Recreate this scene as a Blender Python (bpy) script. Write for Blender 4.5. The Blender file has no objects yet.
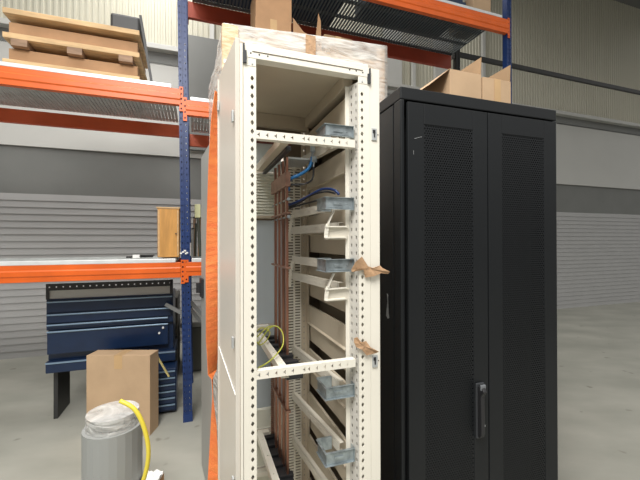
import bpy, math, random
from mathutils import Vector, Matrix
random.seed(7)
sc = bpy.context.scene
COL = sc.collection
PI = math.pi
sin, cos = math.sin, math.cos
EYE = 1.45
F, PITCH, ROLL = 355.0, .0040, -.0025

# ------------------------------------------------------------------ materials
def mat(name, col, rough=.5, metal=0, var=0, scale=8, bump=0, bscale=60, col2=None, stretch=(1, 1, 1), coat=0, detail=4):
    m = bpy.data.materials.new(name); m.use_nodes = True
    nt = m.node_tree; N = nt.nodes; L = nt.links
    b = N['Principled BSDF']
    b.inputs['Base Color'].default_value = (*col, 1)
    b.inputs['Roughness'].default_value = rough
    b.inputs['Metallic'].default_value = metal
    if coat: b.inputs['Coat Weight'].default_value = coat
    if var or col2 or bump:
        tc = N.new('ShaderNodeTexCoord'); mp = N.new('ShaderNodeMapping')
        mp.inputs['Scale'].default_value = stretch
        L.new(tc.outputs['Object'], mp.inputs['Vector'])
    if var or col2:
        no = N.new('ShaderNodeTexNoise'); no.inputs['Scale'].default_value = scale; no.inputs['Detail'].default_value = detail
        L.new(mp.outputs['Vector'], no.inputs['Vector'])
        r = N.new('ShaderNodeValToRGB')
        c2 = col2 if col2 else tuple(min(1, c * (1 + var)) for c in col)
        c1 = col if col2 else tuple(c * (1 - var) for c in col)
        r.color_ramp.elements[0].position = .35; r.color_ramp.elements[1].position = .68
        r.color_ramp.elements[0].color = (*c1, 1); r.color_ramp.elements[1].color = (*c2, 1)
        L.new(no.outputs['Fac'], r.inputs['Fac']); L.new(r.outputs['Color'], b.inputs['Base Color'])
    if bump:
        n2 = N.new('ShaderNodeTexNoise'); n2.inputs['Scale'].default_value = bscale; n2.inputs['Detail'].default_value = 3
        L.new(mp.outputs['Vector'], n2.inputs['Vector'])
        bp = N.new('ShaderNodeBump'); bp.inputs['Strength'].default_value = bump; bp.inputs['Distance'].default_value = .01
        L.new(n2.outputs['Fac'], bp.inputs['Height']); L.new(bp.outputs['Normal'], b.inputs['Normal'])
    return m

M = {
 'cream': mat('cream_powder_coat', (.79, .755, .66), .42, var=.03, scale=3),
 'cream_shaded': mat('cream_sheet_shaded', (.54, .47, .36), .45, var=.05, scale=6),  # same cream, with the interior's shade put into the colour
 'beige_side': mat('cream_side_panel', (.64, .60, .53), .33, var=.03, scale=2),
 'greyback': mat('grey_blue_panel', (.50, .56, .60), .55, var=.04, scale=4),
 'palepanel': mat('pale_panel', (.70, .78, .77), .5),
 'louvre': mat('grey_beige_louvre', (.80, .80, .70), .5),
 'redbar': mat('dark_red_bar', (.16, .035, .02), .5),
 'galv': mat('galvanised_zinc', (.36, .41, .43), .34, metal=.7, var=.25, scale=45, bump=.1, bscale=120),
 'galv_dull': mat('galvanised_dull', (.50, .52, .52), .5, metal=.4, var=.1, scale=20),
 'copper': mat('copper_bar', (.34, .165, .11), .28, metal=.85, var=.35, scale=14, stretch=(1, 1, .25)),
 'copper_dk': mat('oxidised_copper', (.30, .17, .12), .45, metal=.5, var=.2, scale=30),
 'blackpl': mat('black_plastic', (.018, .018, .02), .45),
 'greypl': mat('dark_grey_plastic', (.035, .038, .042), .5),
 'darkhole': mat('dark_seam_and_gap_shade', (.15, .115, .08), .6),  # dark tone for a seam and for painted shade in gaps and slots
 'blackcab': mat('black_powder_coat', (.012, .0135, .015), .46, var=.08, scale=3, bump=.03, bscale=300),
 'blackdoor': mat('black_powder_coat_door', (.010, .0115, .013), .45, var=.06, scale=3, bump=.03, bscale=300),
 'blackin': mat('black_interior', (.008, .008, .009), .8),
 'bluecab': mat('blue_cable_jacket', (.02, .19, .48), .4),
 'navycab': mat('navy_cable_jacket', (.015, .04, .15), .4),
 'blkcab': mat('black_cable_jacket', (.012, .012, .014), .4),
 'ygwire': mat('yellow_green_wire', (.42, .48, .06), .45, col2=(.62, .58, .10), scale=40),
 'tan_tape': mat('brown_paper_tape', (.44, .27, .15), .6, var=.18, scale=40, bump=.5, bscale=60),
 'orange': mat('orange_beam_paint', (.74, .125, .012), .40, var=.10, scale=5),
 'orange_mid': mat('orange_beam_half_shade', (.60, .10, .03), .45, var=.08, scale=5),  # the beam orange with some rear shade painted in
 'orange_sh': mat('orange_beam_shade', (.42, .065, .03), .45, var=.08, scale=5),  # the beam orange darkened further, shade painted into the colour
 'orange_strap': mat('orange_strap_webbing', (.95, .27, .065), .7, col2=(.90, .20, .05), scale=6, stretch=(1, 1, 8), bump=.5, bscale=90),
 'bluepost': mat('blue_upright_paint', (.010, .034, .135), .42, var=.12, scale=8),
 'bluetrolley': mat('blue_drawer_steel', (.007, .022, .065), .3, var=.1, scale=8),
 'bluelip': mat('pale_blue_edge', (.25, .36, .48), .35, metal=.4),
 'darkframe': mat('dark_steel_frame', (.03, .03, .03), .5),
 'deckedge': mat('galvanised_deck_edge', (.72, .74, .74), .4, metal=.2, var=.06, scale=10),
 'deck': mat('dark_mesh_steel', (.13, .15, .16), .5, metal=.5),
 'decklight': mat('corrugated_steel', (.50, .52, .51), .45, metal=.3, var=.1, scale=12),
 'navyload': mat('navy_plastic', (.022, .042, .085), .5, var=.1, scale=4),
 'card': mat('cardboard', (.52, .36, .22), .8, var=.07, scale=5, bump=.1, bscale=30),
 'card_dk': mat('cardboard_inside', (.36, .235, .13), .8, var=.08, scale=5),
 'card_br': mat('brown_cardboard', (.43, .25, .13), .8, var=.10, scale=6),
 'cardtape': mat('parcel_tape', (.55, .36, .18), .35, var=.05),
 'woodbox': mat('varnished_wood', (.58, .29, .075), .5, var=.16, scale=5, stretch=(6, 6, 1)),
 'wood': mat('raw_timber', (.62, .42, .22), .7, var=.2, scale=5, stretch=(1, 6, 6)),
 'wood_v': mat('weathered_timber', (.30, .19, .12), .7, var=.2, scale=5, stretch=(1, 6, 6)),
 'wallw': mat('off_white_wall', (.56, .56, .53), .6, var=.02, scale=1.5),
 'wallrib': mat('cream_ribbed_cladding', (.56, .54, .44), .5, var=.02, scale=1.5),
 'wallgrey': mat('grey_wall', (.19, .195, .185), .6, var=.05, scale=2),
 'slat': mat('light_grey_slats', (.40, .40, .395), .5, var=.03, scale=3),
 'greypanel': mat('grey_steel_panel', (.36, .365, .345), .45, var=.04, scale=3),
 'yellow': mat('yellow_hose', (.75, .62, .06), .4),
 'steelbrace': mat('brace_zinc', (.28, .29, .29), .45, metal=.4),
 'white': mat('white_label', (.85, .85, .83), .5),
 'scrap': mat('grey_scuffed_tape', (.33, .34, .34), .5, var=.2, scale=60),
 'chrome': mat('chrome', (.7, .7, .7), .2, metal=1),
 'bottle_dk': mat('dark_olive_plastic', (.05, .055, .04), .4),
 'tubecol': mat('grey_tube', (.30, .31, .30), .5),
}

for k_ in ('blackcab', 'blackdoor'): M[k_].node_tree.nodes['Principled BSDF'].inputs['Specular IOR Level'].default_value = .3
def floor_mat():
    m = mat('concrete_floor', (.33, .33, .285), .5, col2=(.44, .435, .38), scale=1.3, bump=.05, bscale=25, detail=8, stretch=(1, 1.8, 1))
    nt = m.node_tree; N = nt.nodes; L = nt.links; b = N['Principled BSDF']
    src = b.inputs['Base Color'].links[0].from_socket
    tc = N.new('ShaderNodeTexCoord')
    n = N.new('ShaderNodeTexNoise'); n.inputs['Scale'].default_value = 5.5; n.inputs['Detail'].default_value = 2
    L.new(tc.outputs['Object'], n.inputs['Vector'])
    r = N.new('ShaderNodeValToRGB'); r.color_ramp.elements[0].position = .69; r.color_ramp.elements[1].position = .74
    r.color_ramp.elements[0].color = (0, 0, 0, 1); r.color_ramp.elements[1].color = (.6, .6, .6, 1)
    L.new(n.outputs['Fac'], r.inputs['Fac'])
    mx = N.new('ShaderNodeMix'); mx.data_type = 'RGBA'
    L.new(r.outputs['Color'], mx.inputs[0]); L.new(src, mx.inputs[6]); mx.inputs[7].default_value = (.16, .15, .12, 1)
    L.new(mx.outputs[2], b.inputs['Base Color'])
    return m
M['floor'] = floor_mat()

def wrap_mat():
    m = bpy.data.materials.new('stretch_wrap_film'); m.use_nodes = True
    nt = m.node_tree; N = nt.nodes; L = nt.links
    b = N['Principled BSDF']; out = N['Material Output']
    b.inputs['Base Color'].default_value = (.80, .80, .77, 1); b.inputs['Roughness'].default_value = .22
    tc = N.new('ShaderNodeTexCoord'); mp = N.new('ShaderNodeMapping'); mp.inputs['Scale'].default_value = (1, 1, 4)
    L.new(tc.outputs['Object'], mp.inputs['Vector'])
    n = N.new('ShaderNodeTexNoise'); n.inputs['Scale'].default_value = 6; n.inputs['Detail'].default_value = 6
    n.inputs['Distortion'].default_value = 1.5
    L.new(mp.outputs['Vector'], n.inputs['Vector'])
    bp = N.new('ShaderNodeBump'); bp.inputs['Strength'].default_value = .7; bp.inputs['Distance'].default_value = .02
    L.new(n.outputs['Fac'], bp.inputs['Height']); L.new(bp.outputs['Normal'], b.inputs['Normal'])
    t = N.new('ShaderNodeBsdfTransparent'); mx = N.new('ShaderNodeMixShader')
    r = N.new('ShaderNodeMapRange'); r.inputs['From Min'].default_value = .3; r.inputs['From Max'].default_value = .7
    r.inputs['To Min'].default_value = .28; r.inputs['To Max'].default_value = .8
    L.new(n.outputs['Fac'], r.inputs['Value']); L.new(r.outputs['Result'], mx.inputs[0])
    L.new(t.outputs[0], mx.inputs[1]); L.new(b.outputs[0], mx.inputs[2]); L.new(mx.outputs[0], out.inputs['Surface'])
    return m
M['wrap'] = wrap_mat()

# ------------------------------------------------------------------ helpers
class MB:
    def __init__(s): s.v = []; s.f = []
    def add(s, vs, fs):
        o = len(s.v); s.v += [tuple(p) for p in vs]; s.f += [tuple(i + o for i in f) for f in fs]; return s
    def box(s, x0, x1, y0, y1, z0, z1, m=None):
        vs = [(x, y, z) for x in (x0, x1) for y in (y0, y1) for z in (z0, z1)]
        if m is not None: vs = [m @ Vector(p) for p in vs]
        return s.add(vs, [(0, 1, 3, 2), (4, 6, 7, 5), (0, 4, 5, 1), (2, 3, 7, 6), (0, 2, 6, 4), (1, 5, 7, 3)])
    def bar(s, p, q, w, h):      # rectangular bar from p to q, w sideways, h upwards
        p, q = Vector(p), Vector(q); d = (q - p); ln = d.length; d.normalize()
        up = Vector((0, 0, 1)) if abs(d.z) < .95 else Vector((0, 1, 0))
        sx = d.cross(up).normalized(); sz = sx.cross(d)
        m = Matrix(((sx.x, d.x, sz.x, p.x), (sx.y, d.y, sz.y, p.y), (sx.z, d.z, sz.z, p.z), (0, 0, 0, 1)))
        return s.box(-w / 2, w / 2, 0, ln, -h / 2, h / 2, m)
    def prism(s, poly, fn, t0, t1):   # poly in 2D, fn(u, v, t) -> point; closed prism between t0 and t1
        n = len(poly)
        vs = [fn(u, v, t0) for u, v in poly] + [fn(u, v, t1) for u, v in poly]
        fs = [tuple(range(n)), tuple(range(2 * n - 1, n - 1, -1))] + [(i, i + n, (i + 1) % n + n, (i + 1) % n) for i in range(n)]
        return s.add(vs, fs)
    def tube(s, pts, r, n=10, smooth=True):
        P = [Vector(p) for p in pts]
        if smooth and len(P) > 2:
            Q = []
            for i in range(len(P) - 1):
                a = P[max(i - 1, 0)]; b = P[i]; c = P[i + 1]; d = P[min(i + 2, len(P) - 1)]
                for k in range(6):
                    t = k / 6
                    Q.append(.5 * ((2 * b) + (c - a) * t + (2 * a - 5 * b + 4 * c - d) * t * t + (-a + 3 * b - 3 * c + d) * t ** 3))
            Q.append(P[-1]); P = Q
        o = len(s.v); ref = Vector((0.13, .31, .94)).normalized()
        for i, p in enumerate(P):
            d = (P[min(i + 1, len(P) - 1)] - P[max(i - 1, 0)]).normalized()
            x = d.cross(ref)
            if x.length < .05: x = d.cross(Vector((1, 0, 0)))
            x.normalize(); y = d.cross(x)
            for k in range(n): s.v.append(tuple(p + x * r * cos(2 * PI * k / n) + y * r * sin(2 * PI * k / n)))
        for i in range(len(P) - 1):
            for k in range(n):
                a = o + i * n + k; b = o + i * n + (k + 1) % n
                s.f.append((a, b, b + n, a + n))
        s.f.append(tuple(o + k for k in range(n))[::-1]); e = o + (len(P) - 1) * n
        s.f.append(tuple(e + k for k in range(n)))
        return s
    def cell(s, u0, u1, v0, v1, hole, fn, t=.0015):   # a rectangle with an 8-point hole, thickness t
        um, vm = (u0 + u1) / 2, (v0 + v1) / 2
        outer = [(u1, vm), (u1, v1), (um, v1), (u0, v1), (u0, vm), (u0, v0), (um, v0), (u1, v0)]
        vs = [fn(u, v, 0) for u, v in outer] + [fn(u, v, 0) for u, v in hole] + [fn(u, v, t) for u, v in hole] + [fn(u, v, t) for u, v in outer]
        fs = []
        for i in range(8):
            j = (i + 1) % 8
            fs += [(i, j, 8 + j, 8 + i), (8 + i, 8 + j, 16 + j, 16 + i), (16 + i, 16 + j, 24 + j, 24 + i)]
        return s.add(vs, fs)
    def build(s, name, m, parent=None, bevel=0, smooth=False, frame=None):
        me = bpy.data.meshes.new(name); me.from_pydata(s.v, [], s.f); me.validate(); me.update()
        import bmesh
        bm = bmesh.new(); bm.from_mesh(me); bmesh.ops.recalc_face_normals(bm, faces=bm.faces); bm.to_mesh(me); bm.free()
        me.materials.append(M[m] if isinstance(m, str) else m)
        if smooth:
            for p in me.polygons: p.use_smooth = True
        o = bpy.data.objects.new(name, me); COL.objects.link(o)
        if parent: o.parent = parent
        if frame: o.location = (frame[0], frame[1], 0); o.rotation_euler = (0, 0, frame[2])
        if bevel:
            b = o.modifiers.new('bevel', 'BEVEL'); b.width = bevel; b.segments = 2; b.limit_method = 'ANGLE'; b.angle_limit = .6
        return o
def B(*a): return MB().box(*a)
def dia(cu, cv, w, h, k=.5):
    return [(cu + w, cv), (cu + w * k, cv + h * k), (cu, cv + h), (cu - w * k, cv + h * k), (cu - w, cv), (cu - w * k, cv - h * k), (cu, cv - h), (cu + w * k, cv - h * k)]
def tag(o, label, cat, group=None):
    o['label'] = label; o['category'] = cat
    if group: o['group'] = group
    return o
def thing(name, label, cat, frame, group=None, z=0):
    o = bpy.data.objects.new(name, None); COL.objects.link(o)
    o.location = (frame[0], frame[1], z); o.rotation_euler = (0, 0, frame[2]); o.empty_display_size = .1
    return tag(o, label, cat, group)
def struct(o): o['kind'] = 'structure'; return o

TH = .3375
CF = (-.1905, 1.0008, TH)      # open cabinet: origin at its left hole row, x along the front, y into the depth
BF = (.303, 1.33, .323)        # black cabinet, front-left corner
RF = (0, 3.236, TH)            # pallet rack, front plane
WF = (0, 5.8, TH)              # back wall

# ================================================================== setting
struct(B(-9, 9, -4, 9, -.05, 0).build('floor', 'floor'))
w = MB()
# lower wall of overlapping horizontal slats (z 0..2.03), grey band, white panels, ledge, ribbed cladding
pitch = .086
k = 0; z = 0
while z < 2.0:
    w.prism([(0, z), (.022, z), (.010, z + pitch), (0, z + pitch)], lambda u, v, t: (t, -u, v), -8, 9); z += pitch
struct(w.build('wall_back', 'slat', frame=WF))
o = struct(B(-8, 9, 0, .1, 0, 2.07).build('wall_back_backing', 'slat', frame=WF)); o.name = 'wall_back_core'
struct(B(-8, 9, -.01, .1, 2.03, 2.66).build('wall_back_middle', 'wallgrey', frame=WF))
struct(B(-8, 9, -.05, .1, 2.66, 3.95).build('wall_back_upper', 'wallw', frame=WF))
u = MB(); x = -8.0
while x < 9:
    u.prism([(x, 0), (x + .028, 0), (x + .036, .014), (x + .064, .014), (x + .072, 0), (x + .072, -.05), (x, -.05)], lambda a, b, t: (a, -b, t), 3.95, 7.0); x += .072
struct(u.build('wall_back_cladding', 'wallrib', frame=WF))
struct(B(-8, 9, -.16, -.01, 4.10, 4.17).build('trim_1', 'wallw', bevel=.005, frame=WF))
struct(B(-8, 9, -.05, -.012, 3.93, 4.10).build('ledge_shade', 'wallgrey', frame=WF))  # grey strip that paints the shadow under the ledge
t3 = MB()
for xa, xb in ((-1.72, -1.66), (1.15, 1.5), (1.72, 1.78), (2.2, 2.5), (3.3, 3.36)):
    t3.box(xa, xb, -.09, -.03, 2.66, 7)
struct(t3.build('trim_3', 'wallw', frame=WF))
struct(B(-2.12, -.3, -.17, -.10, 2.75, 4.36).build('wall_back_shade', 'wallgrey', frame=WF))  # added grey slab painting the shadow of the rack load on the wall
struct(B(1.1, 2.15, -.10, -.06, 3.0, 4.0).build('window_1', 'wallgrey', frame=WF))

struct(B(-9, 9, 2.0, 9, 7.0, 7.05).build('ceiling', 'wallgrey'))
# ================================================================== pallet rack
def post_mb(a, b, front=-1):
    m = MB()
    def fn(u, v, t): return (a + u, b + front * 0 + t, v)
    z = .03
    while z < 5.0:
        for c in (-.0325, .006):
            m.cell(c, c + .0265, z, z + .05, dia(c + .013, z + .025, .0045, .008, .8), fn, .002)
        z += .05
    m.box(a - .006, a + .006, b + .006, b + .010, .03, 5.0)
    m.box(a - .007, a - .005, b, b + .010, .03, 5.0); m.box(a + .005, a + .007, b, b + .010, .03, 5.0)
    m.box(a - .034, a - .032, b, b + .06, .03, 5.0); m.box(a + .032, a + .034, b, b + .06, .03, 5.0)
    m.box(a - .034, a - .018, b + .058, b + .06, .03, 5.0); m.box(a + .018, a + .034, b + .058, b + .06, .03, 5.0)
    return m
def upright(a, label):
    t = thing('rack_upright', label, 'rack', RF, 'blue pallet rack uprights')
    post_mb(a, 0).build('front_post', 'bluepost', t); post_mb(a, .82).build('rear_post', 'bluepost' if a < 0 else 'darkframe', t)
    for b in (0, .82): B(a - .05, a + .05, b - .02, b + .08, 0, .006).box(a - .036, a + .036, b - .003, b + .063, .006, .07).build('foot_plate', 'bluepost', t)
    for (z0, z1) in ((.9, 1.12), (.45, .9), (1.5, 2.1), (2.1, 2.7), (2.9, 3.5)):
        s = 1 if z0 != .9 else -1
        MB().bar((a, .05, z0 if s > 0 else z1), (a, .83, z1 if s > 0 else z0), .03, .03).build('brace', 'steelbrace', t)
    if a < 0:
        for z0, z1, x0, x1, y in ((.93, .80, -.175, .02, .28), (.93, .80, .03, .13, .30), (.86, .74, .03, .11, .34)):
            MB().bar((a + x0, y, z0), (a + x1, y, z1), .03, .03).build('brace', 'steelbrace', t)
        t.rotation_euler = (0, -.0125, RF[2]); t.location.x += .033 * cos(TH); t.location.y += .033 * sin(TH)
    return t
upright(-1.163, 'blue perforated pallet rack upright on the concrete floor left of the orange strap')
upright(2.262, 'rack upright at right end of the high orange shelf above the black cabinet')
# small paper scraps of a torn label
tl = MB()
for p in ((-.026, 1.352), (-.010, 1.362), (.004, 1.372), (.012, 1.350), (.020, 1.356)):
    tl.box(-1.163 + p[0], -1.163 + p[0] + .016, -.0035, -.0005, p[1], p[1] + .012)
tag(tl.build('paper_label', 'white', frame=RF), 'torn white label remnant stuck on blue upright above the lower beam', 'label')

def beam(a0, a1, b, zb, zt, m, label, group, conn=(True, True)):
    """step-profile box beam with hooked end plates"""
    t = thing('rack_beam', label, 'beam', RF, group)
    h = zt - zb; s = -1 if b < .4 else 1
    pr = [(0, 0), (0, h * .28), (-.006, h * .36), (-.006, h * .62), (0, h * .70), (0, h), (.045, h), (.045, 0)]
    MB().prism(pr, lambda u, v, tt: (tt, b - .012 + u if s < 0 else b + .06 - u, zb + v), a0 + .02, a1 - .02).build('profile', m, t, bevel=.002)
    for e, on in ((a0, conn[0]), (a1, conn[1])):
        if not on: continue
        d = 1 if e == a0 else -1
        c = MB(); sh = .010 if zb < 2 and abs(e + 1.163) < .1 else 0; x0, x1 = sorted((e + sh, e + sh + d * .029)); y = b - .0075 if s < 0 else b + .068
        z = zb - .05
        n = max(3, round((h + .06) / .04)); hh = (h + .07) / n
        for i in range(n):
            c.cell(x0, x1, z + i * hh, z + (i + 1) * hh, dia((x0 + x1) / 2, z + (i + .5) * hh, .006, .008, .75), lambda u, v, tt: (u, y - tt, v), .004)
        c.build('end_plate', m, t)
    return t
GB = 'orange pallet rack beams'
LX = -1.1965 - .0; RX = -1.1295
# left bay (runs out of the photograph), right bay
beam(-4.55, LX + .034, 0, 2.545, 2.672, 'orange', 'upper orange beam left of the blue upright, front edge of shelf', GB)
beam(-4.55, LX + .034, .82, 2.52, 2.64, 'orange_mid', 'shade-darkened orange rear beam under the upper left shelf', GB)
beam(-4.55, LX + .034, 0, 1.165, 1.286, 'orange', 'lower orange beam left of the blue upright, under the wooden box', GB)
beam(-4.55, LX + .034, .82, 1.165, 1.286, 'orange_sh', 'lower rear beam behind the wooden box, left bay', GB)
beam(RX - .034, 2.26, 0, 2.470, 2.590, 'orange', 'upper orange beam right of the blue upright, slightly lower than its left neighbour', GB)
beam(RX - .034, 2.26, .82, 2.44, 2.56, 'orange_mid', 'shade-darkened orange rear beam right of the blue upright at upper shelf height', GB)
beam(RX - .034, 2.26, 0, 1.175, 1.286, 'orange', 'lower orange beam right of the blue upright, ending behind the strap', GB)
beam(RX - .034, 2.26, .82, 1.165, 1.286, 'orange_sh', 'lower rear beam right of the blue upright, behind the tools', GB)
beam(RX - .034, 2.26, 0, 3.775, 3.930, 'orange', 'highest bright orange beam crossing top right above the black cabinet', GB)
beam(RX - .034, 2.18, .82, 3.765, 3.930, 'orange_sh', 'highest shade-darkened orange rear beam above the wrapped crate', GB)

def deck(a0, a1, z, m, label, lightpitch, wdt, edge=True, b1=.86, cross=True):
    t = thing('shelf_deck', label, 'shelf', RF, 'steel rack decks')
    d = MB(); x = a0
    while x < a1:
        d.box(x, x + wdt, .03, b1, z, z + .012); x += lightpitch
    if cross:
        for y in (.05, .3, .55, .8): d.box(a0, a1, y, y + .05, z + .012, z + .02)
    d.build('grating', m, t)
    if edge: B(a0, a1, -.014, .03, z + .0, z + .03).build('front_edge', 'deckedge', t, bevel=.003)
    return t
deck(-4.5, -1.25, 2.672, 'decklight', 'corrugated grey steel deck on the upper left orange beams', .030, .025)
deck(-1.11, 2.2, 2.590, 'decklight', 'grey steel deck with white edge on the upper right orange beams', .030, .025)
deck(-4.5, -1.22, 1.286, 'decklight', 'grey deck under the varnished wooden box', .045, .040)
deck(-1.10, 2.2, 1.286, 'decklight', 'grey deck right of the blue upright holding tubes', .045, .040)
deck(-1.10, 2.15, 3.930, 'deck', 'dark grating deck seen from below on the highest beams', .036, .017)

# loads on the top deck
def pallet(a0, a1, b0, b1, holes, label):
    t = thing('plastic_pallet', label, 'pallet', RF, 'dark plastic pallets on the highest shelf', z=0)
    z0 = 3.951; m = MB()
    xs = sorted({a0, a1, *[h for q in holes for h in q[:2]]}); ys = sorted({b0, b1, *[h for q in holes for h in q[2:]]})
    for i in range(len(xs) - 1):
        for j in range(len(ys) - 1):
            cx, cy = (xs[i] + xs[i + 1]) / 2, (ys[j] + ys[j + 1]) / 2
            if not any(q[0] < cx < q[1] and q[2] < cy < q[3] for q in holes): m.box(xs[i], xs[i + 1], ys[j], ys[j + 1], z0, z0 + .02)
    m.build('base', 'navyload', t)
    for x in (a0 + .03, (a0 + a1) / 2, a1 - .03): B(x - .03, x + .03, b0, b1, z0 + .02, z0 + .10).build('runner', 'navyload', t)
    B(a0, a1, b0, b1, z0 + .10, z0 + .13).build('top_deck', 'navyload', t)
    B(a0 + .02, a1 - .02, b0 + .02, b1 - .02, z0 + .13, z0 + .6).build('bin', 'navyload', t, bevel=.01)
    return t
pallet(-1.08, -.36, .08, .80, [(-1.03, -.78, .60, .67), (-.62, -.5, .62, .66)], 'dark navy plastic pallet on the high shelf beside the blue upright')
pallet(-.30, .40, .08, .80, [], 'dark navy plastic pallet on the high shelf above the cream cabinet')
pallet(.62, 1.75, .10, .56, [(.85, 1.1, .25, .38), (1.25, 1.5, .25, .38)], 'dark pallet on the high shelf above the black cabinet')
t = thing('carton', 'small brown carton on the highest shelf at top right corner', 'box', RF)
B(1.85, 2.1, .1, .5, 3.951, 4.2).build('body', 'card', t, bevel=.003); B(1.96, 2.0, .098, .502, 4.198, 4.203).build('tape', 'cardtape', t)

def carton(a0, a1, b0, b1, z0, z1, frame, label, m='card_br', name='carton', group=None, flaps=None, tape=True):
    t = thing(name, label, 'box', frame, group)
    k = MB(); th = .005
    k.box(a0, a1, b0, b0 + th, z0, z1).box(a0, a1, b1 - th, b1, z0, z1).box(a0, a0 + th, b0 + th, b1 - th, z0, z1).box(a1 - th, a1, b0 + th, b1 - th, z0, z1)
    k.box(a0 + th, a1 - th, b0 + th, b1 - th, z0, z0 + th)
    if not flaps: k.box(a0 + th, a1 - th, b0 + th, b1 - th, z1 - th, z1)
    k.build('body', m, t, bevel=.001)
    if flaps:
        for f_ in flaps: MB().prism(f_[0], f_[1], 0, .004).build('flap', m if len(f_) < 3 else f_[2], t)
    elif tape:
        c = (a0 + a1) / 2
        B(c - .03, c + .03, b0 - .0012, b1, z1, z1 + .0012).box(c - .03, c + .03, b0 - .0015, b0 - .0002, z1 - .1, z1 + .0012).build('tape', 'cardtape', t)
    return t
# cartons on the upper shelf of the right bay, seen above the wrapped crate
carton(-.57, -.245, .08, .42, 2.624, 3.44, RF, 'tall brown carton on upper rack shelf above the crate, lower of two')
carton(-.565, -.240, .085, .41, 3.442, 3.74, RF, 'brown carton on top of the tall carton under the high shelf')
carton(-.22, .06, .10, .5, 2.624, 3.36, RF, 'open brown carton beside the tall one on the upper rack shelf', flaps=[
    ([(-.22, 3.36), (-.02, 3.36), (-.12, 3.40), (-.22, 3.52)], lambda u, v, t: (u, .10 + t + .10 * (v - 3.36), v)),
    ([(.0, 3.36), (.06, 3.36), (.055, 3.55), (.03, 3.62), (.02, 3.50)], lambda u, v, t: (u, .12 + t, v))])
carton(.09, .38, .12, .5, 2.624, 3.43, RF, 'dark brown carton on upper rack shelf nearest the grating', m='card_dk')

# items left on the shelves
t = thing('wooden_pallet', 'stack of brown timber on the upper left shelf with dark edge post', 'pallet', RF)
for z0 in (2.705, 2.90, 3.08): B(-2.4, -1.50, .15, .75, z0 + .05, z0 + .09).build('board', 'wood', t, bevel=.003)
for z0 in (2.705, 2.90):
    for x in (-2.3, -1.95, -1.6): B(x - .05, x + .05, .15, .75, z0, z0 + .05).build('block', 'wood_v', t)
    B(-2.38, -1.52, .2, .7, z0 + .09, z0 + .19).build('load', 'card_br', t)
MB().bar((-1.49, .13, 3.28), (-1.40, .13, 2.705), .02, .02).build('edge_post', 'darkframe', t)
t = thing('steel_bracket', 'dark rounded steel item on top of the timber stack at upper left', 'bracket', RF)
B(-1.72, -1.50, .2, .6, 3.172, 3.31).build('body', 'darkframe', t, bevel=.02)
t = thing('wooden_box', 'varnished orange-brown wooden box standing on the lower shelf left of upright', 'box', RF)
B(-1.375, -1.205, .25, .50, 1.318, 1.735).build('body', 'woodbox', t, bevel=.003)
B(-1.37, -1.36, .2475, .25, 1.33, 1.72).box(-1.22, -1.21, .2475, .25, 1.33, 1.72).build('edge_strip', 'wood', t)
B(-1.385, -1.200, .245, .505, 1.735, 1.748).build('lid', 'wood', t, bevel=.002)
MB().tube([(-1.23, .247, 1.52), (-1.23, .235, 1.52)], .006, 8).build('screw', 'darkframe', t)
t = thing('metal_offcuts', 'small dark metal pieces lying on the lower shelf at left', 'scrap', RF)
MB().bar((-1.60, .2, 1.325), (-1.42, .3, 1.325), .03, .014).bar((-1.55, .28, 1.335), (-1.40, .2, 1.338), .02, .01).build('piece', 'darkframe', t)
B(-1.55, -1.50, .15, .19, 1.319, 1.345).build('cap', 'white', t)
# tubes and tools right of the upright, standing on the lower deck
tube_specs = [(-1.098, .30, 1.56, .011, 'tubecol', 'grey tube standing on lower shelf close to blue upright'),
 (-1.082, .36, 1.66, .012, 'wood_v', 'thin brown stick standing on lower shelf right of blue upright'),
 (-1.072, .33, 1.60, .010, 'bottle_dk', 'dark tube standing on lower shelf, middle of the tool bunch'),
 (-1.040, .34, 1.66, .012, 'card_br', 'brown cardboard tube on lower shelf beside the yellow-headed tool')]
for a, b_, z1, r, m, lb in tube_specs:
    t = thing('tube', lb, 'tube', RF, 'tubes standing on the lower shelf')
    MB().tube([(a, b_, 1.318), (a + .004, b_, z1)], r, 10).build('shaft', m, t, smooth=False)
    MB().tube([(a + .004, b_, z1), (a + .004, b_, z1 + .015)], r * 1.15, 10).build('cap', 'greypl', t)
t = thing('hand_tool', 'dark tool with pale yellow head leaning on the lower shelf', 'tool', RF)
MB().tube([(-1.030, .24, 1.32), (-1.050, .26, 1.66)], .013, 10).build('handle', 'bottle_dk', t)
B(-1.078, -1.028, .245, .275, 1.66, 1.78).build('head', mat('pale_yellow_plastic', (.62, .62, .36), .5), t, bevel=.006)
t = thing('bottle', 'pale squat bottle standing on lower shelf behind the tubes', 'bottle', RF)
MB().tube([(-1.10, .5, 1.318), (-1.10, .5, 1.44)], .03, 14).build('body', 'white', t); MB().tube([(-1.10, .5, 1.44), (-1.10, .5, 1.47)], .013, 10).build('cap', 'bottle_dk', t)

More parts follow.
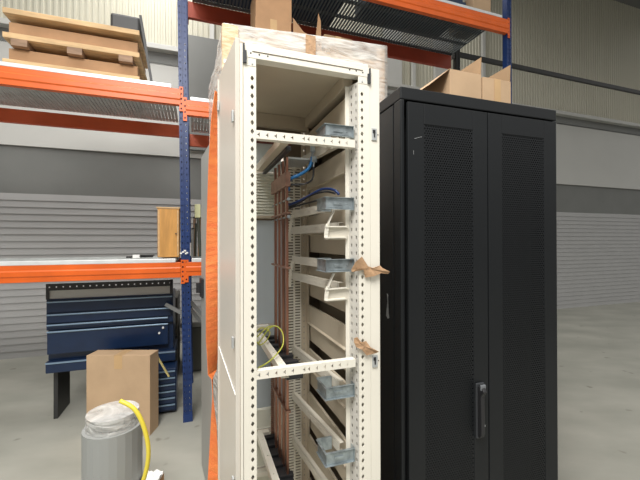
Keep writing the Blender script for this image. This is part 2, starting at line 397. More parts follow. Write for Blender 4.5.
# blue drawer cabinets under the left shelf
t = thing('drawer_cabinet', 'dark blue steel tool cabinet with rail of holes, standing under lower left shelf', 'cabinet', RF)
B(-2.2, -1.26, .36, .75, .74, .99).box(-2.2, -1.26, .40, .75, .49, .74).build('body', 'bluetrolley', t, bevel=.004)
fr = MB(); x = -2.2
while x < -1.30:
    fr.cell(x, x + .047, 1.06, 1.115, dia(x + .0235, 1.0875, .006, .006, .75), lambda u, v, tt: (u, .35 + tt, v), .004); x += .047
fr.box(-1.285, -1.26, .35, .37, .99, 1.115).box(-2.2, -2.18, .35, .37, .99, 1.06).build('perforated_frame', 'darkframe', t)
B(-2.18, -1.285, .365, .37, .995, 1.06).build('back_panel', 'wallw', t)
for z0, z1 in ((.885, .975), (.80, .872), (.76, .79), (.55, .735)):
    d = B(-2.19, -1.30 if z0 < .8 else -1.275, .342, .362, z0, z1).build('drawer', 'bluetrolley', t, bevel=.004)
    B(-2.19, -1.30 if z0 < .8 else -1.265, .330, .350, z1 - .012, z1).build('drawer_lip', 'bluelip', d, bevel=.003)
B(-2.2, -1.24, .34, .75, .40, .49).build('lower_shelf', 'bluetrolley', t, bevel=.006)
B(-2.2, -1.24, .334, .345, .474, .486).build('shelf_edge', 'bluelip', t)
for x in (-2.17, -1.30): B(x, x + .03, .42, .72, 0, .40).build('leg', 'darkframe', t)
for p in ((-1.34, .70), (-1.37, .655)): MB().tube([(p[0], .342, p[1]), (p[0], .328, p[1])], .009, 10).build('button', 'white', t)
t = thing('drawer_unit', 'small blue multi-drawer unit with pale drawer edges on the floor behind carton', 'cabinet', RF)
B(-1.60, -1.225, .20, .40, .02, .38).build('body', 'bluetrolley', t, bevel=.004)
for i in range(6):
    z0 = .04 + i * .056
    d = B(-1.59, -1.235, .180, .2, z0, z0 + .048).build('drawer', 'bluetrolley', t, bevel=.003)
    B(-1.59, -1.235, .172, .184, z0 + .038, z0 + .048).build('drawer_lip', 'bluelip', d)
for x in (-1.58, -1.26): B(x, x + .03, .22, .38, 0, .02).build('foot', 'darkframe', t)
t = thing('shadow_bin', 'made-up dark bin for the shaded floor behind the blue upright', 'bin', RF)  # made-up bin, its dark colour stands for the floor's shadow
B(-1.21, -.62, 1.15, 1.7, 0, .50).build('body', mat('olive_grey_shade', (.10, .10, .085), .6), t, bevel=.02)
B(-1.23, -.60, 1.13, 1.72, .50, .56).build('rim', mat('grey_rim', (.25, .25, .23), .6), t, bevel=.01)
t = thing('storage_crate', 'dark box standing behind the blue drawer units under the shelf', 'bin', RF)
B(-2.0, -1.25, 1.0, 1.6, 0, .86).build('body', mat('dark_brown_grey', (.085, .08, .068), .7), t, bevel=.01)
B(-2.0, -1.25, .985, 1.0, .40, .46).build('band', 'greypl', t)

# big brown carton on the floor at left
carton(-1.75, -1.275, 2.66, 2.80, 0, .60, (0, 0, .0), 'tall brown cardboard carton standing on the floor at left edge', m='card')
for o in COL.objects:
    if o.name.startswith('carton') and o.location.y == 0 and o.type == 'EMPTY': pass
t = thing('timber_stick', 'short yellow wooden stick leaning on the blue drawers behind carton', 'stick', (0, 0, 0))
MB().bar((-1.31, 2.82, .57), (-1.20, 2.82, .38), .011, .011).build('shaft', mat('pale_yellow_wood', (.52, .44, .18), .6), t)
# foreground bottom left: yellow hose on a grey wrapped roll, foil topped carton
def P(px, py, Y):    # a point at distance Y in front of the eye
    return Vector(((px - 320) / F * Y, Y, EYE - (py - 241.4) / F * Y))
t = thing('wrapped_roll', 'grey film wrapped roll at bottom left corner carrying a yellow hose', 'roll', (-1.02, 1.75, 0))
MB().tube([(0, 0, 0), (0, 0, .55)], .13, 24).build('core', 'tubecol', t)
MB().tube([(0, 0, .55), (0, 0, .62)], .115, 24).build('wrapped_end', 'wrap', t)
tag(MB().tube([tuple(P(*q)) for q in ((120, 400, 1.58), (134, 408, 1.58), (143, 424, 1.58), (148, 445, 1.58), (147, 465, 1.58), (141, 484, 1.58), (130, 498, 1.60), (112, 500, 1.62))], .0095, 12).build('hose', 'yellow', smooth=True),
    'yellow hose loop hanging on the grey roll at bottom left', 'hose')
carton(-.88, -.80, 1.72, 1.82, 0, .268, (0, 0, 0), 'low carton with crumpled foil on top at bottom left')
fo = MB(); nx, ny = 10, 14
vs = [(-.88 + .08 * i / nx, 1.72 + .1 * j / ny, .273 + random.random() * .014) for j in range(ny + 1) for i in range(nx + 1)]
fs = [(j * (nx + 1) + i, j * (nx + 1) + i + 1, (j + 1) * (nx + 1) + i + 1, (j + 1) * (nx + 1) + i) for j in range(ny) for i in range(nx)]
vs += [(-.88 + .08 * i / nx, 1.72 + .1 * j / ny, .270) for j in range(ny + 1) for i in range(nx + 1)]
n0 = (nx + 1) * (ny + 1); fs += [tuple(a + n0 for a in f_[::-1]) for f_ in list(fs)]
tag(fo.add(vs, fs).build('crumpled_foil', 'white'), 'crumpled white foil lying on the low carton at bottom left', 'foil')

# ================================================================== wrapped crate behind the cream cabinet
t = thing('wrapped_crate', 'tall timber crate in clear stretch wrap behind the open cream cabinet', 'crate', CF)
B(.0, .875, .83, 1.55, .14, 2.50).build('timber_box', 'wood', t, bevel=.004)
for x in (.02, .40, .78): B(x, x + .1, .85, 1.53, 0, .14).build('pallet_runner', 'wood', t)
for z in (.4, 1.1, 1.8, 2.36): B(-.004, .879, .812, .83, z, z + .10).build('batten', 'wood', t, bevel=.002)
wm = MB(); ring = []
outline = []
def wrap_ring(z, g):
    pts = []
    for (x0, y0, x1, y1) in ((-.02, .80, .90, .80), (.90, .80, .90, 1.57), (.90, 1.57, -.02, 1.57), (-.02, 1.57, -.02, .80)):
        for i in range(16):
            q = i / 16; x = x0 + (x1 - x0) * q; y = y0 + (y1 - y0) * q
            nx_, ny_ = (y1 - y0), -(x1 - x0); l = math.hypot(nx_, ny_)
            bul = g * (4 * q * (1 - q)) * .02 + random.uniform(-.0025, .0025)
            if x0 == x1 == -.02: bul = g * .055 * (4 * q * (1 - q)) + random.uniform(-.003, .003)
            pts.append((x + nx_ / l * bul, y + ny_ / l * bul, z))
    return pts
zs = [.2 + i * .09 for i in range(26)] + [2.50, 2.53]
R_ = [wrap_ring(z, 1 if z < 2.45 else .3) for z in zs]
vs = [p for r in R_ for p in r]; nn = 64; fs = []
# tilt the top edge a little upward to the right
vs = [(x, y, z + (.055 * max(0, x) * max(0, (z - 2.0) / .5) if z > 2 else 0)) for x, y, z in vs]
for j in range(len(R_) - 1):
    for i in range(nn): fs.append((j * nn + i, j * nn + (i + 1) % nn, (j + 1) * nn + (i + 1) % nn, (j + 1) * nn + i))
fs.append(tuple(range((len(R_) - 1) * nn, len(R_) * nn)))
wm.add(vs, fs).build('stretch_wrap', 'wrap', t, smooth=True)
cp = mat('tan_corner_board', (.62, .40, .22), .7, col2=(.80, .62, .44), scale=18, stretch=(1, 1, 3), bump=.4, bscale=40)
B(-.022, .05, .785, .790, 2.02, 2.52).box(-.027, -.022, .785, .86, 2.02, 2.52).build('corner_board', cp, t)
B(.835, .885, .805, .811, 1.5, 2.56).build('corner_board', cp, t)
B(.40, .455, .783, .786, 2.44, 2.545).build('tape_patch', 'tan_tape', t)
B(-.02, .04, .7825, .7845, 2.325, 2.345).build('label_strip', 'white', t)

# orange strap with a twist hanging at the crate's left edge
sm = MB(); vs = []
prof = [(2.10, 217.5, 221.5), (1.98, 213.5, 221), (1.80, 210.5, 221), (1.54, 208, 221), (1.37, 206.5, 221), (1.19, 207.5, 219), (1.02, 208, 217), (.975, 209, 216), (.86, 210.5, 214), (.78, 210.5, 215), (.66, 209, 218), (.40, 206.5, 220), (.13, 205, 220), (.0, 205, 220)]
rows = []
for i in range(len(prof) - 1):
    for k in range(6):
        q = k / 6; rows.append([prof[i][c] * (1 - q) + prof[i + 1][c] * q for c in range(3)])
rows.append(list(prof[-1])); n = len(rows) - 1; wmax = .0335
for z, xa, xb in rows:
    wd = (xb - xa) / F * 1.555 / 2; c_ = min(1, wd / wmax); ang = math.acos(c_); ang = ang if z > .87 else PI - ang
    cx = ((xa + xb) / 2 - 320) / F * 1.555; cy = 1.555
    ux, uy = cos(ang) * wmax, sin(ang) * wmax
    for s_ in (-1, 1):
        for tt in (-.0012, .0012):
            vs.append((cx + s_ * ux - tt * sin(ang), cy + s_ * uy + tt * cos(ang), max(z, .001)))
fs = []
for i in range(n):
    a = i * 4; b = a + 4
    for p, q in ((0, 1), (1, 3), (3, 2), (2, 0)): fs.append((a + p, a + q, b + q, b + p))
fs += [(0, 1, 3, 2), (n * 4, n * 4 + 2, n * 4 + 3, n * 4 + 1)]
sm.add(vs, fs)
tag(sm.build('lifting_strap', 'orange_strap', smooth=False), 'bright orange twisted webbing strap hanging between grey panel and cream cabinet', 'strap')

# grey steel panel standing behind, with black latch
sl = thing('grey_cabinet_panel', 'grey steel cabinet panel standing upright behind the orange strap', 'panel', (-.572, 1.937, math.atan2(.39, -.186) - PI / 2))
sl['kind'] = 'thing'
B(-.02, .02, 0, .43, 0, 2.0).build('sheet', 'greypanel', sl, bevel=.003)
B(-.035, -.02, .30, .40, 1.10, 1.22).build('latch', 'blackpl', sl, bevel=.004)
B(-.06, -.035, .34, .36, 1.13, 1.19).build('latch_lever', 'blackpl', sl)

# ================================================================== open cream switchgear cabinet
cab = thing('electrical_cabinet', 'tall open cream electrical switchgear cabinet with perforated posts and copper bars', 'cabinet', CF)
HP = .025
def holed_post(a_c, x0, x1, b, zlo, zhi, zref, w=.0050, h=.0077, t=.002):
    m = MB(); n0 = math.ceil((zlo + .0125 - zref) / HP); z = zref + n0 * HP
    first = z - HP / 2; m.box(x0, x1, b, b + t, zlo, first)
    while z + HP / 2 <= zhi:
        m.cell(a_c - .008, a_c + .008, z - HP / 2, z + HP / 2, dia(a_c, z, w, h, .56), lambda u, v, tt: (u, b + tt, v), t); z += HP
    m.box(x0, x1, b, b + t, z - HP / 2, zhi)
    m.box(x0, a_c - .008, b, b + t, first, z - HP / 2); m.box(a_c + .008, x1, b, b + t, first, z - HP / 2)
    return m
ZREF = 1.6116
lp = holed_post(0, -.0245, .0112, 0, .1, 1.945, ZREF)
lp.box(-.0245, -.0225, .002, .04, .1, 1.945); lp.box(.0092, .0112, .002, .04, .1, 1.945); lp.box(-.0225, .0092, .038, .04, .1, 1.945)
lp.build('front_post', 'cream', cab)
rp = holed_post(.343, .330, .3705, 0, .1, 1.945, ZREF + .0265)
rp.box(.3685, .3705, .002, .04, .1, 1.945); rp.box(.332, .3685, .040, .042, .1, 1.945)
rp.build('front_post', 'cream', cab)
# inner perforated flange of the right post (faces left) and the narrow return
fl = MB(); z = .1
while z < 1.93:
    fl.cell(.001, .020, z, z + .025, dia(.0105, z + .0125, .0028, .006, .8), lambda u, v, tt: (.330 - u * .33 + tt, u, v), .0015)
    fl.cell(.020, .042, z, z + .025, dia(.031, z + .0125, .0028, .006, .8), lambda u, v, tt: (.330 - u * .33 + tt, u, v), .0015); z += .025
fl.build('post_flange', mat('cream_flange', (.62, .60, .55), .4, metal=.15), cab)
B(.304, .318, .042, .045, .1, 1.95).build('post_return', 'cream', cab, bevel=.001)
B(.3716, .4055, .001, .03, .08, 2.0).build('side_flange', 'cream', cab, bevel=.0015)
B(-.033, -.0257, .0, .03, .08, 2.003).build('side_flange', 'cream', cab, bevel=.001)
# top frame
tf = B(-.0245, .3705, -.002, .03, 1.968, 1.999).box(-.0245, .0112, -.001, .002, 1.945, 1.969).box(.330, .3705, -.001, .002, 1.945, 1.969)
tf.build('top_frame', 'cream', cab, bevel=.001)
B(-.020, .366, .0, .04, 1.999, 2.010).build('top_cap', 'cream', cab, bevel=.002)
B(.0, .345, -.0035, -.0015, 1.986, 1.9875).build('seam', 'darkhole', cab)
for i, (x, z) in enumerate(((-.004, 1.981), (.020, 1.980), (.044, 1.980), (.300, 1.982), (.322, 1.982), (.345, 1.980))):
    MB().tube([(x, -.0025, z), (x, -.0015, z)], .0025, 8).build('screw_hole', 'blackpl', cab)
for x, z in ((0, 1.952), (.343, 1.952)): MB().tube([(x, -.0025, z), (x, -.001, z)], .003, 8).build('screw_hole', 'galv_dull', cab)
B(-.0262, -.0215, -.006, .012, 1.950, 2.004).box(-.0215, -.016, -.006, .002, 1.950, 1.985).build('corner_bracket', 'greypl', cab)
B(.3665, .3712, -.006, .012, 1.948, 1.996).box(.361, .3665, -.006, .002, 1.948, 1.978).build('corner_bracket', 'greypl', cab)
B(-.0245, .3705, 0, .04, .08, .12).build('bottom_frame', 'cream', cab)
B(-.03, .40, .0, .52, 0, .08).build('plinth', 'greypl', cab)
B(-.02, .37, .04, .5, 1.989, 1.995).build('top_panel', 'cream_shaded', cab)
B(-.02, .37, .04, .5, .12, .126).build('bottom_panel', 'cream_shaded', cab)
B(.372, .375, .03, .5, .08, 2.0).build('side_panel', mat('painted_gap_shade', (.30, .25, .175), .5), cab)  # panel browned to paint the shade behind the plate gaps
B(.313, .374, .497, .50, .1, 1.985).build('light_leak_filler', 'darkhole', cab)  # added to stop light leaking in at the back corner
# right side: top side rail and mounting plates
B(.300, .335, .05, .48, 1.945, 1.989).build('side_rail', 'cream_shaded', cab, bevel=.003)
B(.306, .335, .05, .48, 1.80, 1.915).build('side_plate', 'cream_shaded', cab, bevel=.002)
for z in (1.786, 1.592, 1.401, 1.207, 1.017, .827, .640, .452, .27):
    pr = [(.313, z - .034), (.313, z - .106), (.306, z - .110), (.306, z - .114), (.317, z - .116), (.320, z - .188), (.323, z - .188), (.323, z - .034)]
    MB().prism(pr, lambda u, v, tt: (u, tt, v), .06, .478).build('side_plate', 'cream_shaded', cab, bevel=.001)
# rear posts
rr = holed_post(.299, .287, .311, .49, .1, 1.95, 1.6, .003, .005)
rr.box(.311, .313, .46, .50, .1, 1.95).build('rear_post', 'cream_shaded', cab)
B(-.02, .012, .49, .5, .1, 1.95).build('rear_post', 'cream_shaded', cab)
# slotted comb strip at the back
cs = MB(); z = .3
while z < 1.77:
    cs.box(.226, .250, .484, .488, z, z + .0068); cs.box(.256, .282, .484, .488, z + .002, z + .0088); z += .0122
cs.box(.2235, .2265, .482, .49, .3, 1.77); cs.box(.250, .2565, .482, .49, .3, 1.77); cs.box(.281, .284, .482, .49, .3, 1.77)
cs.build('slotted_strip', 'cream', cab)
B(.21, .30, .4995, .502, .1, 1.93).build('strip_backing', 'darkhole', cab)  # backing darkened to paint shade into the slots
# back: rails, red bar, pale panel, louvre panels, grey panels
B(.0, .31, .47, .50, 1.934, 1.988).build('back_rail', 'cream_shaded', cab, bevel=.002)
B(-.02, .30, .4985, .502, 1.89, 1.945).build('slot_shade', 'darkhole', cab)  # dark sheet painting the slot's shade, extended to close a light leak
B(.0, .24, .485, .5, 1.868, 1.89).build('red_bar', 'redbar', cab)
B(.0, .2, .503, .506, 1.748, 1.87).build('pale_panel', 'palepanel', cab)
def louvres(z0, z1, m):
    k = MB(); z = z0
    while z < z1:
        k.prism([(.500, z), (.492, z + .001), (.500, z + .010)], lambda u, v, tt: (tt, u, v), .0, .2); z += .0125
    k.box(0, .2, .501, .504, z0, z1); k.build('louvre_panel', m, cab)
louvres(1.56, 1.745, 'louvre')
B(.0, .2, .485, .5, 1.548, 1.558).build('back_rail', 'cream_shaded', cab)
B(.0, .2, .498, .501, 1.540, 1.548).build('shadow_gap', 'darkhole', cab)  # dark strip, the gap's shade is painted on
B(.0, .2, .501, .504, 1.10, 1.545).build('back_panel', 'greyback', cab)
B(.0, .14, .47, .5, 1.083, 1.098).build('back_rail', 'cream', cab, bevel=.001)
B(.0, .2, .501, .504, .735, 1.08).build('back_panel', 'greyback', cab)
louvres(.66, .735, 'louvre'); louvres(.50, .632, 'louvre'); louvres(.13, .47, 'louvre')
B(.0, .14, .47, .5, .636, .654).build('back_rail', 'cream', cab, bevel=.001)
B(.0, .2, .47, .5, .472, .490).build('back_rail', 'cream', cab, bevel=.001)
# toothed comb at the left of the copper bars
tc = MB(); z = .45
while z < 1.03: tc.box(.148, .160, .47, .48, z, z + .004); z += .0085
tc.box(.157, .175, .47, .48, .45, 1.03).build('toothed_comb', 'copper_dk', cab)

# cross rails with arrow cut-outs
def cross_rail(z0, z1):
    m = MB(); b = -.0015; zc = (z0 + z1) / 2
    cells = [(.022 + i * .0245, 0) for i in range(12)]
    spec = []
    xs = [.0165 + i * .0247 for i in range(12)]
    prev = .0112
    hs = []
    for i, x in enumerate(xs):
        if i == 5: continue
        hs.append(x)
    hs.append(.150); hs.sort()
    for x in hs:
        if x - .006 > prev: m.box(prev, x - .006, b, b + .0015, z0, z1)
        hole = [(x + .0042, zc), (x + .0042, zc + .006), (x + .0022, zc + .006), (x + .0018, zc + .0025), (x - .0042, zc), (x + .0018, zc - .0025), (x + .0022, zc - .006), (x + .0042, zc - .006)]
        m.cell(x - .006, x + .006, z0, z1, hole, lambda u, v, tt: (u, b + tt, v), .0015); prev = x + .006
    m.box(prev, .3175, b, b + .0015, z0, z1)
    m.box(.0112, .3175, .0, .022, z1 - .0015, z1); m.box(.0112, .3175, .0, .022, z0, z0 + .0015)
    return m
for z0, z1 in ((1.742, 1.766), (1.060, 1.084)): cross_rail(z0, z1).build('cross_rail', 'cream', cab)

# bus-bar support beams running into the depth
for i, z in enumerate((1.750, 1.052, .640)):
    c = B(.088, .090, .025, .475, z - .008, z + .018).box(.090, .112, .025, .475, z + .016, z + .018).box(.090, .112, .025, .475, z - .008, z - .006)
    for y in (.08, .19, .30, .41): c.tube([(.10, y, z + .018), (.10, y, z + .022)], .004, 8)
    c.build('support_beam', 'cream_shaded' if i == 0 else 'cream', cab)
    w_ = .128 if i == 0 else .166
    k = B(.113, w_, .06, .47, z - (.018 if i == 0 else .030), z - .004)
    for y in (.12, .185, .25, .315, .38, .44): k.box(.113, w_ + .003, y, y + .022, z - .004, z + .006)
    k.build('busbar_holder', 'blackpl', cab, bevel=.001)
for i, y in enumerate((.19, .25, .31, .375)):
    B(.145, .153, y, y + .018, .617 - 0 * i, 1.742).build('copper_busbar', 'copper', cab, bevel=.0008)
for z0, z1 in ((1.640, 1.690), (1.355, 1.362), (1.545, 1.552), (.86, .868)):
    B(.140, .158, .18, .425, z0, z1).build('busbar_clamp', 'copper_dk', cab, bevel=.001)
for z in (1.595, 1.535):
    MB().tube([(.149, .17, z), (.149, .44, z)], .0035, 8).tube([(.149, .168, z), (.149, .174, z)], .006, 8).build('clamp_bolt', 'galv', cab)
B(.160, .25, .22, .36, 1.745, 1.752).build('top_bracket_plate', 'galv_dull', cab, bevel=.001)

# galvanised corner brackets and depth rails on the right
def gbracket(z0, z1, tall):
    t_ = .0016; m = MB(); x0, x1 = .226, .3195; yb = .098
    m.box(x0, x1, .016, .016 + t_, z0, z1)
    zc = (z0 + z1) / 2
    m.box(x0 + .026, x0 + .056, .013, .016, zc - .004, zc + .004)
    m.box(x0 + .012, x1 - .008, .0148, .016, z1 - .0075, z1 - .006).box(x0 + .012, x1 - .008, .0148, .016, z0 + .006, z0 + .0075)
    m.tube([(x0 + .072, .0140, zc), (x0 + .072, .0165, zc)], .0025, 8)
    m.box(x0, x1, .009, .016, z1 - t_, z1); m.box(x0, x1, .009, .016, z0, z0 + t_)
    m.box(x0, x0 + t_, .016, yb, z0, z1); m.box(x0 - .006, x0, .009, yb, z1 - t_, z1); m.box(x0 - .006, x0, .009, yb, z0, z0 + t_)
    m.box(x0, x0 + .050, yb - t_, yb, z0, z1); m.box(x0, x0 + .050, yb, yb + .006, z1 - t_, z1)
    m.box(x1 - t_, x1, .010, .040, z0 - .002, z1 + .002)
    return m.build('zinc_bracket', 'galv', cab, bevel=.0005)
for z0, z1 in ((1.776, 1.812), (1.549, 1.587), (1.355, 1.395), (.963, 1.002), (.760, .801)): gbracket(z0, z1, 0)
def rail(z, drop=0):
    m = MB(); z2 = z - drop
    p, q = Vector((.243, .48, z)), Vector((.285, .055, z2))
    m.bar(p, q, .003, .030).bar(p + Vector((.008, 0, .014)), q + Vector((.008, 0, .014)), .016, .002).bar(p + Vector((.008, 0, -.014)), q + Vector((.008, 0, -.014)), .016, .002)
    d = q - p
    for i in range(9):
        c = p + d * (i + .7) / 10; m.bar(c + Vector((-.0016, -.008, .0)), c + Vector((-.0024, .008, 0)), .0012, .005)
    return m.build('depth_rail', mat('cream_rail', (.66, .62, .53), .42, metal=.1) if 'cream_rail' not in bpy.data.materials else bpy.data.materials['cream_rail'], cab)
for z in (1.775, 1.567, 1.372, 1.497, 1.302, .985, .785, .592, .40): rail(z)
# curved cable guides under the two middle brackets
def guide(z):
    def hook(pts, w):
        m = MB()
        for i in range(len(pts) - 1):
            a, b = Vector(pts[i]), Vector(pts[i + 1]); m.bar(a - (b - a) * .08, b + (b - a) * .08, w, .004)
        return m
    arc = [(.255 - .028 * sin(q * PI / 2), .03, z - .005 - .075 * q ** 1.1) for q in [i / 8 for i in range(9)]]
    arc = [(.232 + .026 * (1 - q) ** 2, .03, z - .004 - .082 * q) for q in [i / 8 for i in range(9)]]
    hook(arc, .012).build('cable_guide', 'cream', cab)
    for dz, ln in ((-.052, .075), (-.086, .07)):
        hook([(.234, .03, z + dz), (.234 + ln * .85, .034, z + dz + .001), (.234 + ln, .04, z + dz - .003)], .010).build('cable_guide', 'cream', cab)
    B(.238, .308, .037, .041, z - .088, z - .052).box(.238, .308, .037, .060, z - .092, z - .088).build('guide_tray', bpy.data.materials['cream_rail'], cab)
    hook([(.236, .45, z + .01), (.228, .45, z - .03), (.226, .46, z - .09)], .012).build('cable_guide', 'cream', cab)
guide(1.548); guide(1.353)
# latch plates on the right flange
for z in (1.790, 1.070):
    k = B(.376, .394, -.003, .001, z - .019, z + .019).build('latch_plate', 'galv_dull', cab, bevel=.0008)
    B(.379, .388, -.0045, -.003, z + .003, z + .013).box(.383, .387, -.0045, -.003, z - .010, z + .003).build('latch_hook', 'blackpl', k)
    MB().tube([(.399, -.0005, z), (.399, .001, z)], .0018, 8).build('screw_hole', 'blackpl', cab)
# open side door folded back on the left
dh = Vector((-.034, .005)); dl = .282
da = math.atan2(.245, -.114) - TH - .0
door = MB(); dirv = Vector((cos(da), sin(da))); nrm = Vector((-dirv.y, dirv.x))
def dfn(s_, n_, z): p = dh + dirv * s_ + nrm * n_; return (p.x, p.y, z)
door.prism([(0, .10), (dl, .10), (dl, 2.028), (0, 2.022)], lambda u, v, tt: dfn(u, tt, v), -.001, .012)
door.build('door', 'beige_side', cab, bevel=.002)
MB().prism([(dl, .10), (dl + .006, .10), (dl + .006, 2.02), (dl, 2.02)], lambda u, v, tt: dfn(u, tt, v), .002, .016).build('door_edge', 'beige_side', cab)
for s_, z in ((.012, 1.805), (.012, 1.165), (.012, .77), (.262, 1.92)):
    MB().prism([(s_, z - .016), (s_ + .014, z - .016), (s_ + .014, z + .016), (s_, z + .016)], lambda u, v, tt: dfn(u, tt, v), .014, .019).build('hinge', 'galv_dull', cab, bevel=.001)

# cables inside: separate things
def L(px, py, b):    # the point of the cabinet's depth plane b seen at px, py
    c, s_ = cos(TH), sin(TH)
    xx, uu = (px - 320) / F, (240 - py) / F
    x = xx * cos(ROLL) - uu * sin(ROLL); uu = xx * sin(ROLL) + uu * cos(ROLL)
    d = (x, cos(PITCH) - sin(PITCH) * uu, sin(PITCH) + cos(PITCH) * uu)
    tt = (b - CF[0] * s_ + CF[1] * c) / (-d[0] * s_ + d[1] * c)
    dx, dy = tt * d[0] - CF[0], tt * d[1] - CF[1]
    return (dx * c + dy * s_, -dx * s_ + dy * c, tt * d[2] + EYE)
def cable(pts, r, m, label, lug=False):
    t = thing('cable', label, 'cable', CF, 'cables inside the cream cabinet')
    pts = [L(*p) for p in pts]
    MB().tube(pts, r, 10).build('jacket', m, t, smooth=True)
    if lug:
        p = Vector(pts[0]); MB().tube([p, p + Vector((.003, 0, .020))], r * .8, 10).box(p.x - .006, p.x + .012, p.y - .001, p.y + .001, p.z + .018, p.z + .04).build('lug', 'galv', t)
    return t
cable([(312, 157, .22), (311.5, 162, .22), (308, 169, .22), (300, 174.5, .23), (291, 178.5, .24), (288.5, 183, .25), (288.5, 191, .25)], .0062, 'bluecab', 'bright blue cable with crimped lug curving down to the copper bars', True)
cable([(313.5, 167, .2), (313.5, 174, .2), (311.5, 180, .2), (306, 183.5, .21), (298, 184.5, .22), (290, 184.8, .23)], .0035, 'blkcab', 'thin black cable curving just below the bright blue cable', True)
cable([(289, 205, .27), (300, 200.5, .23), (310, 195.5, .18), (320, 190, .13), (328, 188.8, .10), (335, 190.5, .07), (339, 194.5, .06)], .0045, 'navycab', 'navy blue cable arching over the second zinc bracket')
cable([(289, 207, .25), (300, 202.5, .21), (310, 196.0, .16), (320, 192.5, .11), (328, 191.8, .09), (335, 193.5, .06)], .0032, 'blkcab', 'thin black cable under the navy arching cable')
cable([(289, 208, .3), (302, 204.5, .25), (318, 200.2, .12)], .0032, 'blkcab', 'lowest black cable running straight behind the second zinc bracket')
cable([(258, 344, .2), (263, 337, .2), (269, 329, .2), (275, 326, .19), (281, 330, .18), (283.5, 338, .17), (282, 347, .15), (275, 356, .12), (267, 363, .09), (258, 368, .06)], .0022, 'ygwire', 'yellow-green earth wire looping in front of the copper bars')
cable([(257, 331, .3), (261, 328, .3), (266, 329, .3), (270, 333, .3), (266, 341, .3), (260, 345, .3), (257, 342, .28)], .0022, 'ygwire', 'small tangled yellow-green wire loop beside the left post')
cable([(257, 337, .25), (262, 332, .25), (268, 327, .26), (273, 326, .26)], .0022, 'ygwire', 'short yellow-green wire end above the middle cross rail')

# torn paper tape scraps on the right post
def scrap(poly, b0, label, curl=.006):
    m = MB(); pts = [L(x, y, b0) for x, y in poly]
    cx = sum(p[0] for p in pts) / len(pts); cz = sum(p[2] for p in pts) / len(pts)
    n = len(pts); vs = []
    for tt in (0, -.0012):
        vs.append((cx, b0 - .004 + tt, cz))
        for i, p in enumerate(pts): vs.append((p[0], b0 - (curl * (i % 3) / 2) + tt, p[2]))
    fs = []
    for i in range(n):
        j = (i + 1) % n
        fs += [(0, 1 + i, 1 + j), (n + 1, n + 2 + j, n + 2 + i), (1 + i, 1 + j, n + 2 + j, n + 2 + i)]
    m.add(vs, fs)
    return tag(m.build('paper_tape', 'tan_tape', frame=CF), label, 'tape', 'torn tape scraps on the right post')
scrap([(351, 270), (355, 262), (361, 256.5), (364, 260), (367, 266), (372.6, 268), (380, 265.5), (382, 268), (389, 271.5), (388, 274), (381, 273), (373, 276), (365, 277.5), (363, 270), (358, 268), (352, 272)], -.006, 'torn brown tape sticking out past the right post towards the black cabinet')
scrap([(354, 338), (357, 337), (359, 342), (366, 341), (370, 347), (378, 351), (376, 353), (366, 355), (361, 349), (356, 347), (353.5, 342)], -.006, 'smaller torn brown tape on the right post above the cross rail')

# ================================================================== black cabinet
bc = thing('network_cabinet', 'tall black network cabinet with perforated double doors right of the cream one', 'cabinet', BF)
W_, D_, H_ = .795, .60, 2.033
b = B(0, W_, 0, D_, 1.985, H_)
b.box(0, .018, .0, .05, .04, 1.985).box(W_ - .018, W_, 0, .05, .04, 1.985)
b.build('frame', 'blackcab', bc, bevel=.004)
B(0, .004, .055, D_ - .055, .05, 1.98).build('side_panel', 'blackcab', bc, bevel=.001)
B(0.002, .018, D_ - .05, D_, .04, 1.985).build('corner_post', 'blackcab', bc, bevel=.003)
B(W_ - .018, W_ - .002, D_ - .05, D_, .04, 1.985).build('corner_post', 'blackcab', bc, bevel=.003)
B(W_ - .004, W_, .055, D_ - .055, .05, 1.98).build('side_panel', 'blackcab', bc)
B(.018, W_ - .018, D_ - .004, D_, .05, 1.985).build('back_panel', 'blackin', bc)
B(0, W_, 0, D_, 0, .04).build('plinth', 'blackcab', bc)
B(.05, W_ - .05, .09, .50, .06, 1.95).build('equipment', 'blackin', bc)
def bdoor(x0, x1, hinge_left):
    p0, p1 = (x0 + .070, x1 - .071)
    zb, zt = .22, 1.893; y = -.016
    d = B(x0, p0, y, y + .014, .05, 1.972).box(p1, x1, y, y + .014, .05, 1.972).box(p0, p1, y, y + .014, .05, zb).box(p0, p1, y, y + .014, zt, 1.972)
    d = d.build('door', 'blackdoor', bc, bevel=.002)
    m = MB(); pit = .0105; rows = int((zt - zb) / (pit * .88)); cols = int((p1 - p0) / pit); pw = (p1 - p0) / cols; ph = (zt - zb) / rows
    for r_ in range(rows):
        off = 0 if r_ % 2 else pw / 2
        z0_ = zb + r_ * ph
        for c_ in range(cols - (1 if off else 0)):
            cx = p0 + off + (c_ + .5) * pw
            m.cell(cx - pw / 2, cx + pw / 2, z0_, z0_ + ph, dia(cx, z0_ + ph / 2, .0034, .0034, .7), lambda u, v, tt: (u, y + .002 + tt, v), .001)
        if off: m.box(p0, p0 + off, y + .002, y + .003, z0_, z0_ + ph); m.box(p1 - off, p1, y + .002, y + .003, z0_, z0_ + ph)
    m.build('perforated_sheet', 'blackdoor', d)
    return d
dL = bdoor(.022, .3925, True); dR = bdoor(.3975, .772, False)
hd = B(.324, .364, -.026, -.0162, .665, .885).build('handle_base', 'greypl', dL, bevel=.004)
hm = MB().prism([(.0, .875), (-.022, .878), (-.034, .862), (-.020, .84), (-.022, .69), (-.010, .672), (0, .675)], lambda u, v, tt: (tt, -.026 + u, v), .328, .346)
hm.build('swing_handle', 'blackpl', hd, bevel=.003)
MB().box(.326, .350, -.050, -.040, .862, .886).build('handle_cap', mat('worn_grey_plastic', (.16, .17, .18), .4), hd, bevel=.004)
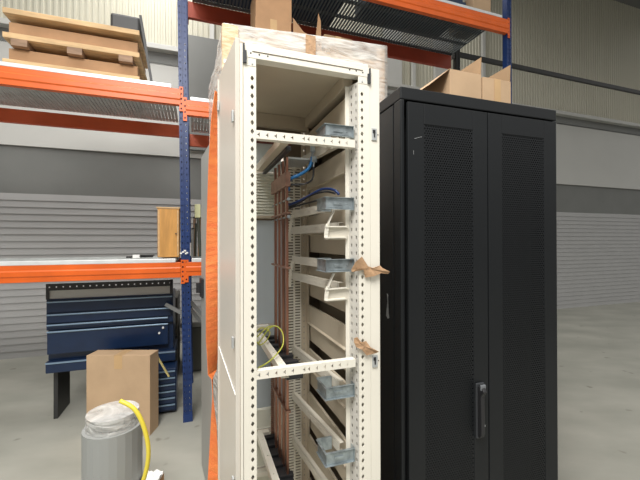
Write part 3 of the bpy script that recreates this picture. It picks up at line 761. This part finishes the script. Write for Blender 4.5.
MB().tube([(.355, -.026, .715), (.355, -.031, .715)], .0075, 14).build('lock', 'galv_dull', hd)
# grey tape scrap on its side face
tag(MB().prism([(.095, 1.235), (.105, 1.24), (.101, 1.21), (.088, 1.145), (.098, 1.14), (.112, 1.15)], lambda u, v, tt: (-tt, u, v), .0004, .0016).build('tape_scrap', 'scrap', frame=BF), 'grey strip of worn tape on the black cabinet side near the cream post', 'tape')
sc_ = MB().bar((.05, -.0165, 1.835), (.082, -.0165, 1.845), .0008, .0014).bar((.045, -.0165, 1.79), (.046, -.0165, 1.775), .0008, .0014)
sc_.build('scratch', 'scrap', dL)

# open cartons on the black cabinet
def flap_at(p, q, d1, d2):
    p, q, d1, d2 = map(Vector, (p, q, d1, d2))
    return lambda u, v, tt: tuple(p + (q - p) * u + (d1 * (1 - u) + d2 * u) * v + Vector((-tt if abs((q - p).x) < .01 else 0, tt if abs((q - p).x) >= .01 else 0, 0)))
SQ = [(0, 0), (1, 0), (1, 1), (0, 1)]
z0, zt_ = 2.034, 2.278
carton(.425, .612, .25, .50, z0, zt_, BF, 'open cardboard box with raised flaps on top of the black cabinet', m='card', flaps=[
    (SQ, flap_at((.425, .25, zt_), (.425, .50, zt_), (-.125, 0, -.10), (-.125, 0, -.10))),
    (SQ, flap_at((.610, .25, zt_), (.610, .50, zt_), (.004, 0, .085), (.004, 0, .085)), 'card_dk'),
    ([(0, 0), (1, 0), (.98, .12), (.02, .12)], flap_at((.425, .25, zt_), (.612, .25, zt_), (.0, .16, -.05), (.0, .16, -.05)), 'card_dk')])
carton(.622, .80, .25, .50, z0, zt_ - .01, BF, 'open cardboard box with taped seam at the right edge on the black cabinet', m='card', flaps=[
    (SQ, flap_at((.796, .25, zt_ - .01), (.796, .50, zt_ - .01), (.004, 0, .085), (.004, 0, .085)), 'card_dk'),
    ([(.40, 0), (.62, 0), (.62, 1), (.40, 1)], lambda u, v, tt: (.622 + .178 * u, .2485 - .001 + tt * .3, z0 + (zt_ - .01 - z0) * v), 'cardtape')])
# black beam of the next bay, and the string on the folded door
t = thing('rack_beam', 'thin black beam running right from the dark rear upright behind the open boxes', 'beam', RF)
B(2.205, 8.5, .83, .87, 3.945, 4.005).build('profile', 'darkframe', t, bevel=.003)
B(2.20, 2.205, .82, .88, 3.90, 4.03).build('end_plate', 'darkframe', t)
a_, b_ = Vector(dfn(.280, .0135, 1.084)), Vector(dfn(.0, .0135, 1.024))
tag(MB().tube([tuple(a_), tuple(b_)], .0011, 8).build('string', 'white', frame=CF), 'thin white string running diagonally across the cream folded door', 'string')

# ================================================================== light, world, camera
def area(name, loc, size, power, rot=(0, 0, 0), col=(1, .975, .94), sy=None):
    l = bpy.data.lights.new(name, 'AREA'); l.energy = power; l.size = size; l.color = col
    if sy: l.shape = 'RECTANGLE'; l.size_y = sy
    o = bpy.data.objects.new(name, l); COL.objects.link(o); o.location = loc; o.rotation_euler = rot
area('hall_lamp_front', (-.5, -.75, 4.3), 1.5, 165, (math.radians(18), 0, 0))
area('hall_lamp_row', (-1.5, 2.4, 5.8), .8, 120, (0, 0, TH), sy=5)
area('hall_lamp_back', (0, 4.9, 6.6), 5, 60, (0, 0, TH), sy=1)
wd = bpy.data.worlds.new('hall_ambient'); sc.world = wd; wd.use_nodes = True
wn = wd.node_tree.nodes; wl = wd.node_tree.links; bg = wn['Background']
tcw = wn.new('ShaderNodeTexCoord'); sp = wn.new('ShaderNodeSeparateXYZ'); rw = wn.new('ShaderNodeValToRGB')
wl.new(tcw.outputs['Generated'], sp.inputs[0]); wl.new(sp.outputs['Z'], rw.inputs['Fac']); wl.new(rw.outputs['Color'], bg.inputs[0])
rw.color_ramp.elements[0].position = .0; rw.color_ramp.elements[0].color = (.17, .165, .16, 1)
rw.color_ramp.elements[1].position = .55; rw.color_ramp.elements[1].color = (1, .985, .95, 1)
bg.inputs[1].default_value = .75

cam = bpy.data.cameras.new('camera'); co = bpy.data.objects.new('camera', cam); COL.objects.link(co)
cam.sensor_fit = 'HORIZONTAL'; cam.sensor_width = 36; cam.lens = F / 640 * 36; cam.clip_start = .02; cam.clip_end = 60
co.location = (0, 0, EYE)
co.matrix_world = Matrix.Translation((0, 0, EYE)) @ Matrix.Rotation(PI / 2 + PITCH, 4, 'X') @ Matrix.Rotation(ROLL, 4, 'Z')
sc.camera = co
vs_ = sc.view_settings; vs_.view_transform = 'Standard'; vs_.look = 'None'; vs_.exposure = 0.32; vs_.gamma = 1; vs_.use_curve_mapping = False
